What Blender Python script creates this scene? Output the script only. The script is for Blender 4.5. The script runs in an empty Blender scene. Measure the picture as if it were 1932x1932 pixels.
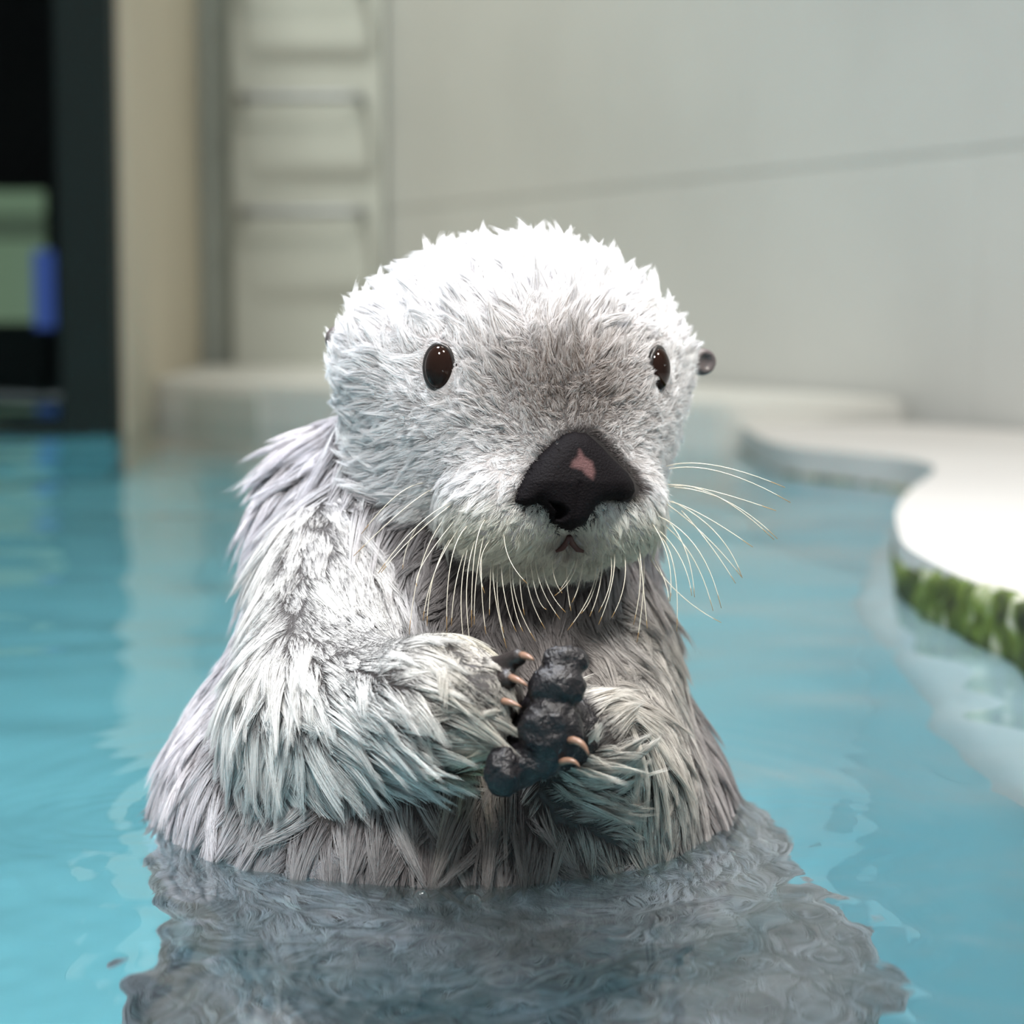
import bpy, bmesh, math, time
import numpy as np
from mathutils import Vector, Matrix, noise
from mathutils.kdtree import KDTree
from mathutils.bvhtree import BVHTree

T0 = time.time()
rng = np.random.default_rng(7)
SC = bpy.context.scene
COL = SC.collection

# ------------------------------------------------------------------ camera
F_PX = 4055.0                      # focal length in pixels of a 1932 px frame
CAM = np.array([0.0, 0.0, 0.25])
PITCH = math.atan((966 - 580) / F_PX)
cam_d = bpy.data.cameras.new('camera')
cam_d.sensor_width = 36.0
cam_d.lens = 36.0 * F_PX / 1932.0
cam_d.clip_start = 0.02
cam_d.dof.use_dof = True
cam_d.dof.focus_distance = 0.965
cam_d.dof.aperture_fstop = 6.6
cam_o = bpy.data.objects.new('camera', cam_d)
cam_o.location = CAM
cam_o.rotation_euler = (math.pi / 2 - PITCH, 0, 0)
COL.objects.link(cam_o)
SC.camera = cam_o

SC.cycles.max_bounces = 9

# ------------------------------------------------------------------ world, lamps, exposure
SC.view_settings.view_transform = 'Standard'
SC.view_settings.look = 'None'
SC.view_settings.gamma = 1.0
SC.view_settings.exposure = 0.22
SC.view_settings.use_curve_mapping = False
world = bpy.data.worlds.new('world')
world.use_nodes = True
SC.world = world
bg = world.node_tree.nodes['Background']
bg.inputs['Color'].default_value = (0.93, 0.98, 1.0, 1)
bg.inputs['Strength'].default_value = 0.42

def area(name, loc, target, size, power, color, spread=180):
    l = bpy.data.lights.new(name, 'AREA')
    l.shape = 'DISK'
    l.size = size
    l.energy = power
    l.color = color
    l.spread = math.radians(spread)
    o = bpy.data.objects.new(name, l)
    o.location = loc
    d = Vector(target) - Vector(loc)
    o.rotation_euler = d.to_track_quat('-Z', 'Y').to_euler()
    COL.objects.link(o)
    return o

area('ceiling_or_fill_lamp', (-0.75, 1.55, 3.2), (-0.05, 1.08, 0.1), 0.7, 26, (0.87, 0.92, 1.0), 80)      # over the otter
area('ceiling_or_fill_lamp', (-0.55, -0.9, 3.0), (-0.05, 1.0, 0.15), 0.5, 29, (1.0, 0.985, 0.96), 90)       # fill light added above and behind the camera for the face
area('ceiling_or_fill_lamp', (-1.0, 4.25, 4.2), (-0.50, 6.1, 0.8), 0.35, 30, (0.97, 1.0, 0.94), 100)      # over the rungs
area('ceiling_or_fill_lamp', (1.1, 0.1, 3.0), (0.05, 1.0, 0.15), 0.5, 15, (1.0, 0.93, 0.84), 80)          # warm fill light added at front right for the darker cheek
area('ceiling_or_fill_lamp', (0.7, 2.2, 3.4), (0.6, 3.4, 0.2), 0.8, 32, (1.0, 0.94, 0.86), 150)            # over the deck


# ------------------------------------------------------------------ helpers
def P(px, py, y):
    """world point at distance y from the lens that the photograph shows at pixel (px, py)"""
    a = (px - 966) / F_PX
    b = -(py - 966) / F_PX
    d = np.array([a, math.cos(PITCH) + b * math.sin(PITCH), -math.sin(PITCH) + b * math.cos(PITCH)])
    return CAM + d * (y / d[1])

def mesh_obj(name, verts, faces, mat=None, parent=None, smooth=True):
    me = bpy.data.meshes.new(name)
    me.from_pydata([tuple(v) for v in verts], [], [tuple(f) for f in faces])
    me.update()
    if smooth:
        me.polygons.foreach_set('use_smooth', np.ones(len(me.polygons), bool))
    o = bpy.data.objects.new(name, me)
    COL.objects.link(o)
    if mat:
        me.materials.append(mat)
    if parent:
        o.parent = parent
    return o

def tag(o, label=None, cat=None, group=None, kind=None):
    if label: o['label'] = label
    if cat: o['category'] = cat
    if group: o['group'] = group
    if kind: o['kind'] = kind
    return o

def box(name, lo, hi, mat, parent=None, bevel=0.0):
    bm = bmesh.new()
    bmesh.ops.create_cube(bm, size=1)
    lo, hi = np.array(lo, float), np.array(hi, float)
    for v in bm.verts:
        v.co = Vector(lo + (np.array(v.co) + 0.5) * (hi - lo))
    if bevel:
        bmesh.ops.bevel(bm, geom=bm.edges[:], offset=bevel, segments=2, affect='EDGES', profile=0.6)
    me = bpy.data.meshes.new(name)
    bm.to_mesh(me); bm.free()
    o = bpy.data.objects.new(name, me)
    COL.objects.link(o)
    me.materials.append(mat)
    if parent: o.parent = parent
    return o

def prism(name, pts, z0, z1, mat, parent=None, bevel=0.0):
    """vertical prism over a plan polygon given counter-clockwise"""
    bm = bmesh.new()
    vs = [bm.verts.new((x, y, z0)) for x, y in pts]
    f = bm.faces.new(vs)
    r = bmesh.ops.extrude_face_region(bm, geom=[f])
    for v in r['geom']:
        if isinstance(v, bmesh.types.BMVert): v.co.z = z1
    bmesh.ops.recalc_face_normals(bm, faces=bm.faces[:])
    if bevel:
        bmesh.ops.bevel(bm, geom=[e for e in bm.edges], offset=bevel, segments=2, affect='EDGES')
    me = bpy.data.meshes.new(name)
    bm.to_mesh(me); bm.free()
    o = bpy.data.objects.new(name, me)
    COL.objects.link(o)
    me.materials.append(mat)
    if parent: o.parent = parent
    return o

def tube(name, pts, radii, mat, parent=None, sides=6):
    pts = [Vector(p) for p in pts]
    verts, faces = [], []
    n = len(pts)
    up = None
    for i, p in enumerate(pts):
        t = (pts[min(i + 1, n - 1)] - pts[max(i - 1, 0)]).normalized()
        if up is None:
            up = t.orthogonal().normalized()
        up = (up - t * up.dot(t)).normalized()
        b = t.cross(up)
        for k in range(sides):
            a = 2 * math.pi * k / sides
            verts.append(p + (up * math.cos(a) + b * math.sin(a)) * radii[i])
    for i in range(n - 1):
        for k in range(sides):
            k2 = (k + 1) % sides
            faces.append((i * sides + k, i * sides + k2, (i + 1) * sides + k2, (i + 1) * sides + k))
    faces.append(tuple(range(sides))[::-1])
    faces.append(tuple((n - 1) * sides + k for k in range(sides)))
    return mesh_obj(name, verts, faces, mat, parent)

def bez(a, m, b, n):
    """curve through a, m, b"""
    a, m, b = (np.array(v, float) for v in (a, m, b))
    c = 2 * m - (a + b) / 2
    t = np.linspace(0, 1, n)[:, None]
    return (1 - t) ** 2 * a + 2 * t * (1 - t) * c + t ** 2 * b

# ------------------------------------------------------------------ materials
def mat(name, color, rough=0.6, spec=0.5, noise_amt=0.0, noise_scale=5.0, bump=0.0, bump_scale=40.0, color2=None, coat=0.0):
    m = bpy.data.materials.new(name)
    m.use_nodes = True
    nt = m.node_tree
    b = nt.nodes['Principled BSDF']
    b.inputs['Base Color'].default_value = (*color, 1)
    b.inputs['Roughness'].default_value = rough
    b.inputs['Specular IOR Level'].default_value = spec
    b.inputs['Coat Weight'].default_value = coat
    tc = nt.nodes.new('ShaderNodeTexCoord')
    if noise_amt or color2:
        n = nt.nodes.new('ShaderNodeTexNoise')
        n.inputs['Scale'].default_value = noise_scale
        n.inputs['Detail'].default_value = 5
        nt.links.new(tc.outputs['Object'], n.inputs['Vector'])
        r = nt.nodes.new('ShaderNodeValToRGB')
        c2 = color2 if color2 else tuple(c * (1 - noise_amt) for c in color)
        r.color_ramp.elements[0].position = 0.35
        r.color_ramp.elements[1].position = 0.68
        r.color_ramp.elements[0].color = (*c2, 1)
        r.color_ramp.elements[1].color = (*color, 1)
        nt.links.new(n.outputs['Fac'], r.inputs['Fac'])
        nt.links.new(r.outputs['Color'], b.inputs['Base Color'])
    if bump:
        n2 = nt.nodes.new('ShaderNodeTexNoise')
        n2.inputs['Scale'].default_value = bump_scale
        n2.inputs['Detail'].default_value = 4
        nt.links.new(tc.outputs['Object'], n2.inputs['Vector'])
        bp = nt.nodes.new('ShaderNodeBump')
        bp.inputs['Strength'].default_value = 1.0
        bp.inputs['Distance'].default_value = bump
        nt.links.new(n2.outputs['Fac'], bp.inputs['Height'])
        nt.links.new(bp.outputs['Normal'], b.inputs['Normal'])
    return m

M_wall_r = mat('painted_concrete', (0.645, 0.655, 0.63), 0.55, 0.3, 0.08, 2.0, 0.0006, 30)
M_wall_b = mat('pale_green_concrete', (0.40, 0.44, 0.40), 0.6, 0.3, 0.10, 2.0, 0.0006, 30)
M_strip = mat('pale_panel', (0.49, 0.505, 0.455), 0.6, 0.3, 0.06, 3.0)
M_return = mat('beige_concrete', (0.55, 0.49, 0.38), 0.6, 0.3, 0.08, 2.0)
M_ledge = mat('ledge_concrete', (0.64, 0.64, 0.60), 0.6, 0.3, 0.10, 3.0)
M_deck = mat('white_deck', (0.55, 0.535, 0.515), 0.5, 0.35, 0.06, 3.0, 0.0008, 60)
M_pool = mat('blue_pool_paint', (0.28, 0.70, 0.80), 0.6, 0.2, 0.10, 1.3)
M_under = mat('pale_submerged_concrete', (0.46, 0.60, 0.64), 0.6, 0.2, 0.15, 5.0)
M_steel = mat('brushed_steel', (0.30, 0.31, 0.32), 0.5, 0.4)
M_steel.node_tree.nodes['Principled BSDF'].inputs['Metallic'].default_value = 0.7
M_dark = mat('dark_green_frame', (0.007, 0.014, 0.013), 0.6, 0.2)
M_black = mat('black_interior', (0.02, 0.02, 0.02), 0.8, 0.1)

def emis(name, color, strength):
    m = bpy.data.materials.new(name)
    m.use_nodes = True
    nt = m.node_tree
    b = nt.nodes['Principled BSDF']
    b.inputs['Base Color'].default_value = (*color, 1)
    b.inputs['Emission Color'].default_value = (*color, 1)
    b.inputs['Emission Strength'].default_value = strength
    return m

M_algae = mat('green_algae', (0.14, 0.22, 0.035), 0.7, 0.3)
nt = M_algae.node_tree
tc = nt.nodes.new('ShaderNodeTexCoord')
n = nt.nodes.new('ShaderNodeTexNoise'); n.inputs['Scale'].default_value = 34; n.inputs['Detail'].default_value = 7
r = nt.nodes.new('ShaderNodeValToRGB')
els = r.color_ramp.elements
els[0].position = 0.34; els[0].color = (0.018, 0.024, 0.012, 1)
els[1].position = 0.66; els[1].color = (0.36, 0.36, 0.30, 1)
e = els.new(0.46); e.color = (0.055, 0.08, 0.016, 1)
e = els.new(0.56); e.color = (0.10, 0.145, 0.03, 1)
nt.links.new(tc.outputs['Object'], n.inputs['Vector'])
nt.links.new(n.outputs['Fac'], r.inputs['Fac'])
nt.links.new(r.outputs['Color'], nt.nodes['Principled BSDF'].inputs['Base Color'])

# ------------------------------------------------------------------ the setting
floor = box('floor', (-3.2, -1.2, -1.05), (3.0, 7.0, -0.95), M_pool)
tag(floor, 'blue painted floor of the pool under the water', 'floor', kind='structure')

# right wall: one long plane of concrete panels that comes towards the lens
W0 = np.array([-0.40, 6.31]); WD = np.array([1.0, -2.07]); WD = WD / np.linalg.norm(WD)
WN = np.array([-WD[1], WD[0]])            # points behind the wall
if WN[0] < 0: WN = -WN
WL = 6.4
a, b_ = W0, W0 + WD * WL
wall_r = prism('wall_right', [tuple(a + WN * 0.004), tuple(b_ + WN * 0.004), tuple(b_ + WN * 0.2), tuple(a + WN * 0.2)], -1.0, 3.4, M_wall_r)
tag(wall_r, 'long pale concrete wall in wide panels behind the white deck', 'wall', kind='structure')
zs = [-1.0, 0.525, 1.55, 3.4]
for iz in range(3):
    cuts = [0, 0.62 + 0.5 * (iz == 2), 2.02, 3.5, 4.9, WL] if iz else [0, 1.4, 2.8, 4.2, WL]
    for k in range(len(cuts) - 1):
        s0, s1 = cuts[k] + 0.0012, cuts[k + 1] - 0.0012
        q0, q1 = W0 + WD * s0, W0 + WD * s1
        prism('panel', [tuple(q0), tuple(q1), tuple(q1 + WN * 0.022), tuple(q0 + WN * 0.022)], zs[iz] + 0.0022, zs[iz + 1] - 0.0022, M_wall_r, wall_r, 0.001)

# back wall with the raised strip that carries the rungs
wall_b = box('wall_back', (-0.97, 6.28, -1.0), (-0.30, 6.45, 3.4), M_wall_b)
tag(wall_b, 'grey-green concrete wall behind the row of rungs', 'wall', kind='structure')
strip = box('trim_1', (-0.80, 6.19, -1.0), (-0.365, 6.29, 3.4), M_strip, None, 0.008)
tag(strip, 'pale raised wall strip that carries the steel rungs', 'trim', kind='structure')

# beige return wall between window and back wall
wall_l = prism('wall_left', [(-0.775, 4.342), (-0.90, 6.28), (-0.96, 6.28), (-0.84, 4.342)], -1.0, 2.4, M_return)
tag(wall_l, 'narrow beige wall between dark window and rungs', 'wall', kind='structure')

# low ledge along the back
ledge = prism('ledge', [(-0.83, 4.90), (0.37, 3.78), (0.72, 3.92), (0.62, 4.16), (-0.38, 6.21), (-0.90, 6.21)][::1], -0.95, 0.085, M_ledge, None, 0.012)
tag(ledge, 'low pale ledge along the foot of the back wall', 'ledge', kind='structure')
q0, q1 = np.array([-0.83, 4.90]), np.array([0.37, 3.78])
ld = (q1 - q0) / np.linalg.norm(q1 - q0); ln = np.array([ld[1], -ld[0]])
for s0, s1 in ((0.16, 0.40), (0.66, 0.92), (1.18, 1.44)):
    u0, u1 = q0 + ld * s0, q0 + ld * s1
    prism('panel', [tuple(u0), tuple(u0 + ln * 0.012), tuple(u1 + ln * 0.012), tuple(u1)], -0.95, 0.06, M_strip, ledge)

# dark viewing window on the left
win = box('window_1', (-0.895, 4.26, -1.0), (-0.785, 4.34, 2.4), M_dark, None, 0.006)
tag(win, 'tall dark window with a deep green post at the pool edge', 'window', kind='structure')
box('sill', (-3.2, 4.27, -1.0), (-0.895, 4.34, 0.02), M_dark, win, 0.006)
M_glass = bpy.data.materials.new('window_glass'); M_glass.use_nodes = True
gb = M_glass.node_tree.nodes['Principled BSDF']
gb.inputs['Base Color'].default_value = (0.75, 0.85, 0.85, 1)
gb.inputs['Transmission Weight'].default_value = 1.0
gb.inputs['Roughness'].default_value = 0.0
gb.inputs['IOR'].default_value = 1.08
box('pane', (-3.2, 4.29, 0.02), (-0.895, 4.315, 2.4), M_glass, win)
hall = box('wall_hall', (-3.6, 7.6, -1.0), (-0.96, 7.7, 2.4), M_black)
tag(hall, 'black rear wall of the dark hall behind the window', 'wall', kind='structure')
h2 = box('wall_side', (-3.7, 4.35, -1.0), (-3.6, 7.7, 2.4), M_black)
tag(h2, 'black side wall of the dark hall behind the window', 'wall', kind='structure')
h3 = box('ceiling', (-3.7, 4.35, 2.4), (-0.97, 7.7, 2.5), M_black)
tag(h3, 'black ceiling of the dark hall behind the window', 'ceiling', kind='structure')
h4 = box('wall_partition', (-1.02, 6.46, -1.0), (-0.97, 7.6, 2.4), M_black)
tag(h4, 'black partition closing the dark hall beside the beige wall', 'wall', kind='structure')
# the hall's lit display board and blue sign
brd = tag(bpy.data.objects.new('display_board', None), 'soft green lit display board in the dark hall', 'display board')
COL.objects.link(brd); brd.location = (-1.78, 7.3, -0.9)
M_green = emis('green_display', (0.20, 0.27, 0.17), 0.5)
M_green2 = emis('dim_green_display', (0.13, 0.17, 0.11), 0.4)
box('frame', (-0.42, 0.02, 0.0), (0.225, 0.06, 1.56), M_dark, brd)
box('panel', (-0.40, -0.02, 1.10), (0.205, 0.02, 1.38), M_green, brd)
box('panel', (-0.40, -0.02, 1.39), (0.205, 0.02, 1.45), M_green2, brd)
box('panel', (-0.40, -0.02, 1.46), (0.205, 0.02, 1.54), M_green, brd)
sg = tag(box('sign', (-1.600, 7.22, 0.18), (-1.535, 7.26, 0.44), emis('blue_sign', (0.05, 0.09, 0.32), 0.6), None, 0.008), 'small upright glowing blue sign beside the display board', 'sign')
post = tag(tube('post', [(-1.567, 7.24, -1.0), (-1.567, 7.24, 0.19)], [0.02, 0.02], M_dark, sg), None)

# steel rungs on the strip
def rung(z, label):
    x0, x1, y0, yw = -0.752, -0.435, 6.075, 6.19
    pts = []
    for t in np.linspace(0, 1, 3): pts.append((x0 - 0.012, yw + 0.02 + (y0 + 0.03 - yw - 0.02) * t, z))
    for t in np.linspace(0.2, 1, 4): pts.append((x0 - 0.012 + 0.03 * (1 - math.cos(t * math.pi / 2)), y0 + 0.03 - 0.03 * math.sin(t * math.pi / 2), z))
    for t in np.linspace(0.1, 0.9, 4): pts.append((x0 + 0.018 + (x1 - x0 - 0.036) * t, y0, z))
    for t in np.linspace(0, 1, 4): pts.append((x1 - 0.018 + 0.03 * math.sin(t * math.pi / 2), y0 + 0.03 * (1 - math.cos(t * math.pi / 2)), z))
    for t in np.linspace(0.3, 1, 3): pts.append((x1 + 0.012, y0 + 0.03 + (yw + 0.02 - y0 - 0.03) * t, z))
    o = tube('ladder_rung', pts, [0.0125] * len(pts), M_steel, None, 10)
    return tag(o, label, 'rung', 'steel rungs set into the wall')
rung(0.517, 'steel ladder rung set into the wall, lowest above the ledge')
rung(0.835, 'steel ladder rung in the middle between two other rungs')
rung(1.152, 'steel ladder rung highest in view on the pale strip')

# white deck with a wavy edge
edge = [(0.46, -0.8), (0.42, 0.3), (0.385, 0.9), (0.372, 1.25), (0.362, 1.52), (0.348, 1.68), (0.345, 1.86), (0.362, 2.0), (0.395, 2.2), (0.455, 2.45), (0.535, 2.72), (0.556, 2.86), (0.54, 2.98), (0.48, 3.10), (0.42, 3.22), (0.40, 3.36), (0.40, 3.55), (0.405, 3.84)]
E = np.array(edge)
def resample(E, n):
    # smooth Catmull-Rom through the points
    out = []
    for i in range(len(E) - 1):
        p0, p1, p2, p3 = E[max(i - 1, 0)], E[i], E[i + 1], E[min(i + 2, len(E) - 1)]
        for t in np.linspace(0, 1, n, endpoint=False):
            out.append(0.5 * ((2 * p1) + (-p0 + p2) * t + (2 * p0 - 5 * p1 + 4 * p2 - p3) * t * t + (-p0 + 3 * p1 - 3 * p2 + p3) * t ** 3))
    out.append(E[-1])
    return np.array(out)
ER = resample(E, 8)
deck_poly = [tuple(p) for p in ER] + [(0.70, 3.86), (0.95, 3.55), (2.6, 0.14), (2.6, -0.8)]
deck = prism('deck', deck_poly[::-1], -0.30, 0.042, M_deck)
tag(deck, 'white poolside deck with a wavy edge below the concrete wall', 'deck', kind='structure')
# submerged shelf under the deck edge
TN = np.gradient(ER, axis=0); TN /= np.linalg.norm(TN, axis=1)[:, None]
NN = np.stack([-TN[:, 1], TN[:, 0]], 1)           # to the pool side (-x)
shelf_w = np.interp(ER[:, 1], [-0.8, 0.9, 1.2, 1.45, 1.7, 2.0, 2.6, 3.8], [0.07, 0.085, 0.09, 0.08, 0.05, 0.03, 0.02, 0.02])
S = ER + NN * shelf_w[:, None]
prof = [(0.0, -0.035), (0.4, -0.045), (0.8, -0.065), (0.95, -0.085), (1.0, -0.12)]
sv, sf = [], []
for i in range(len(ER)):
    for u, z in prof:
        p = ER[i] + NN[i] * (shelf_w[i] * u + 0.002)
        w = 0.012 * noise.noise(Vector((p[0] * 14, p[1] * 14, z * 5)))
        sv.append((p[0] + NN[i][0] * w, p[1] + NN[i][1] * w, z + w * 0.5))
k = len(prof)
for i in range(len(ER) - 1):
    for j in range(k - 1):
        sf.append((i * k + j, i * k + j + 1, (i + 1) * k + j + 1, (i + 1) * k + j))
shelf = mesh_obj('submerged_shelf', sv, sf, M_under, deck)
lv = []
for i in range(len(ER)):
    p = ER[i] + NN[i] * (shelf_w[i] - 0.004)
    lv += [(p[0], p[1], -0.10), (p[0], p[1], -0.96)]
mesh_obj('pool_side', lv, [(2 * i, 2 * i + 1, 2 * i + 3, 2 * i + 2) for i in range(len(ER) - 1)], M_pool, deck)
# algae along the edge
av, af = [], []
AR = resample(E, 34)
TA = np.gradient(AR, axis=0); TA /= np.linalg.norm(TA, axis=1)[:, None]
NA = np.stack([-TA[:, 1], TA[:, 0]], 1)
aprof = [(-0.012, 0.0425), (-0.002, 0.0445), (0.004, 0.040), (0.007, 0.030), (0.008, 0.018), (0.009, 0.006), (0.008, -0.008), (0.004, -0.025), (-0.004, -0.04)]
for i in range(len(AR)):
    for j, (u, z) in enumerate(aprof):
        w = 0.006 * noise.noise(Vector((AR[i][0] * 60, AR[i][1] * 60, z * 80))) + 0.004 * noise.noise(Vector((AR[i][0] * 160, AR[i][1] * 160, z * 160)))
        thin = min(1.0, max(0.0, (AR[i][1] - 1.60) / 0.45))      # only a thin line of it far along
        p = AR[i] + NA[i] * ((u + w * (1.0 if j > 0 else 0)) * (1 - thin) + (0.0015 + (0.002 if j > 4 else 0)) * thin)
        av.append((p[0], p[1], (z + 0.4 * w) * (1 - thin) + thin * min(z, 0.010 * max(0.0, 1 - max(0.0, AR[i][1] - 2.1) / 0.3) + w)))
k = len(aprof)
for i in range(len(AR) - 1):
    for j in range(k - 1):
        af.append((i * k + j, i * k + j + 1, (i + 1) * k + j + 1, (i + 1) * k + j))
alg = mesh_obj('algae', av, af, M_algae, deck)
alg['kind'] = 'stuff'

# pool side below the window
pw = box('wall_pool', (-3.3, 4.20, -1.0), (-0.78, 4.26, -0.03), M_pool)
tag(pw, 'blue pool side under the dark window, below water', 'wall', kind='structure')
for nm, lo, hi, lb in (('wall_pool_side', (-3.4, -1.2, -1.0), (-3.2, 4.2, 0.06), 'blue pool side far along the water'),):
    tag(box(nm, lo, hi, M_pool), lb, 'wall', kind='structure')

# ------------------------------------------------------------------ signed distance tools
def smin(a, b, k):
    h = np.clip(0.5 + 0.5 * (b - a) / k, 0, 1)
    return b * (1 - h) + a * h - k * h * (1 - h)

def ell(p, c, r):
    c = np.asarray(c, np.float32); r = np.asarray(r, np.float32)
    q = (p - c) / r
    k0 = np.sqrt((q * q).sum(-1)) + 1e-6
    q2 = q / r
    k1 = np.sqrt((q2 * q2).sum(-1)) + 1e-6
    return k0 * (k0 - 1.0) / k1

def cone(p, a, b, ra, rb):
    a = np.asarray(a, np.float32); b = np.asarray(b, np.float32)
    ab = b - a
    t = np.clip(((p - a) @ ab) / (ab @ ab), 0, 1)
    d = p - a - t[..., None] * ab
    return np.sqrt((d * d).sum(-1)) - (ra + (rb - ra) * t)

def surface_nets(f, lo, step, shape):
    """f: callable on (N,3) -> values ; returns verts, quads"""
    nx, ny, nz = shape
    xs = lo[0] + step * np.arange(nx); ys = lo[1] + step * np.arange(ny); zs = lo[2] + step * np.arange(nz)
    V = np.empty(shape, np.float32)
    for i in range(nx):
        g = np.stack(np.meshgrid([xs[i]], ys, zs, indexing='ij'), -1).reshape(-1, 3).astype(np.float32)
        V[i] = f(g).reshape(ny, nz)
    cells = (nx - 1, ny - 1, nz - 1)
    acc = np.zeros(cells + (3,), np.float32); cnt = np.zeros(cells, np.float32)
    def corner(i, j, k): return V[i:nx - 1 + i, j:ny - 1 + j, k:nz - 1 + k]
    cs = [(i, j, k) for i in (0, 1) for j in (0, 1) for k in (0, 1)]
    for c0 in cs:
        for ax in range(3):
            if c0[ax]: continue
            c1 = list(c0); c1[ax] = 1
            v0, v1 = corner(*c0), corner(*c1)
            m = (v0 < 0) != (v1 < 0)
            t = np.where(m, v0 / np.where(m, v0 - v1, 1), 0)
            for d in range(3):
                acc[..., d] += np.where(m, c0[d] + (t if d == ax else 0), 0)
            cnt += m
    act = cnt > 0
    idx = -np.ones(cells, np.int64)
    idx[act] = np.arange(act.sum())
    ijk = np.argwhere(act)
    verts = np.array(lo) + step * (ijk + acc[act] / cnt[act][:, None])
    quads = []
    S = V < 0
    for ax in range(3):
        o1, o2 = [(1, 2), (2, 0), (0, 1)][ax]
        sl0 = [slice(1, -1)] * 3; sl1 = [slice(1, -1)] * 3
        sl0[ax] = slice(0, -1); sl1[ax] = slice(1, None)
        a_, b2 = S[tuple(sl0)], S[tuple(sl1)]
        for flip, m in ((False, a_ & ~b2), (True, ~a_ & b2)):
            e = np.argwhere(m)
            if len(e) == 0: continue
            base = e.copy()
            for d in range(3):
                if d != ax: base[:, d] += 1
            def cell(d1, d2):
                q = base.copy(); q[:, o1] -= d1; q[:, o2] -= d2
                return idx[q[:, 0], q[:, 1], q[:, 2]]
            q = np.stack([cell(1, 1), cell(0, 1), cell(0, 0), cell(1, 0)], 1)
            quads.append(q[:, ::-1] if flip else q)
    quads = np.concatenate(quads)
    quads = quads[(quads >= 0).all(1)]
    return verts, quads

# ------------------------------------------------------------------ the otter: body as one surface
HO = P(972, 705, 1.06)             # middle of the head
YAW, ROLL = math.radians(18.5), math.radians(2.0)
Rz = np.array([[math.cos(YAW), -math.sin(YAW), 0], [math.sin(YAW), math.cos(YAW), 0], [0, 0, 1]])
Ry = np.array([[math.cos(ROLL), 0, math.sin(ROLL)], [0, 1, 0], [-math.sin(ROLL), 0, math.cos(ROLL)]])
HR = Rz @ Ry                       # head frame -> world
def H2W(v): return HO + np.asarray(v, float) @ HR.T
def W2H(p): return (np.asarray(p) - HO) @ HR

def head_sdf(p):
    q = ((p - HO.astype(np.float32)) @ HR.astype(np.float32))
    d = ell(q, (0.002, 0.006, 0.003), (0.083, 0.074, 0.061))
    for s in (-1, 1):
        d = smin(d, ell(q, (s * 0.067 + 0.003, 0.010, 0.004), (0.023, 0.030, 0.022)), 0.02)
    for s in (-1, 1):
        d = smin(d, ell(q, (s * 0.034, 0.0, -0.036), (0.042, 0.052, 0.046)), 0.025)
    d = smin(d, ell(q, (0, -0.040, -0.020), (0.050, 0.040, 0.040)), 0.03)       # bridge
    d = smin(d, ell(q, (0, -0.052, -0.050), (0.047, 0.036, 0.034)), 0.02)       # muzzle
    for s in (-1, 1):
        d = smin(d, ell(q, (s * 0.026, -0.064, -0.059), (0.028, 0.026, 0.027)), 0.005)
    d = smin(d, ell(q, (0, -0.038, -0.080), (0.032, 0.030, 0.014)), 0.012)
    return d

SH_L, EL_L, WR_L = P(650, 1110, 1.05), P(605, 1360, 0.975), P(830, 1330, 0.915)
PW_L = P(912, 1316, 0.895)
SH_R, EL_R, WR_R = P(1130, 1240, 1.06), P(1130, 1490, 0.99), P(1105, 1390, 0.918)
def armL_sdf(p):
    d = cone(p, SH_L, EL_L, 0.044, 0.040)
    d = smin(d, cone(p, EL_L, WR_L, 0.038, 0.027), 0.02)
    return smin(d, cone(p, WR_L, PW_L, 0.027, 0.016), 0.015)
def armR_sdf(p):
    d = cone(p, SH_R, EL_R, 0.036, 0.036)
    return smin(d, cone(p, EL_R, WR_R, 0.034, 0.021), 0.02)
def trunk_sdf(p):
    d = ell(p, (0.0, 1.09, -0.30), (0.195, 0.175, 0.17))
    d = smin(d, ell(p, (-0.02, 1.083, -0.11), (0.163, 0.175, 0.14)), 0.05)
    d = smin(d, ell(p, (-0.035, 1.083, -0.002), (0.143, 0.165, 0.105)), 0.04)
    d = smin(d, ell(p, (-0.03, 1.09, 0.085), (0.100, 0.092, 0.09)), 0.04)
    d = smin(d, ell(p, (-0.086, 1.13, 0.135), (0.048, 0.05, 0.055)), 0.03)
    d = smin(d, cone(p, (-0.02, 1.10, 0.12), (0.0, 1.075, 0.20), 0.085, 0.072), 0.03)
    return d
def body_sdf(p):
    d = smin(trunk_sdf(p), head_sdf(p), 0.018)
    d = smin(d, armL_sdf(p), 0.015)
    return smin(d, armR_sdf(p), 0.015)

STEP = 0.004
LO = np.array([-0.24, 0.84, -0.40])
bv, bq = surface_nets(body_sdf, LO, STEP, (118, 112, 178))
print('body', len(bv), len(bq), time.time() - T0)

otter = bpy.data.objects.new('otter', None)
otter.location = (0, 0, 0)
COL.objects.link(otter)
tag(otter, 'wet white-furred sea otter standing up in the pool with paws clasped', 'otter')
M_skin = mat('wet_underfur', (0.10, 0.085, 0.078), 0.6, 0.4)
nt = M_skin.node_tree
at = nt.nodes.new('ShaderNodeAttribute'); at.attribute_name = 'tint'
nt.links.new(at.outputs['Color'], nt.nodes['Principled BSDF'].inputs['Base Color'])
body = mesh_obj('body', bv, bq, M_skin, otter)
b32 = bv.astype(np.float32)
bp_ = np.stack([head_sdf(b32), trunk_sdf(b32), armL_sdf(b32), armR_sdf(b32)], 1).argmin(1)
bh = W2H(bv)
pale = (bp_ == 0) * (1 - np.exp(-(bh[:, 0] / 0.042) ** 2 - ((bh[:, 2] + 0.008) / 0.030) ** 2) * (bh[:, 1] < 0))
bc = np.ones((len(bv), 4))
bc[:, :3] = np.array([0.032, 0.027, 0.026]) + pale[:, None] * (np.array([0.42, 0.40, 0.40]) - 0.06)
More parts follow.
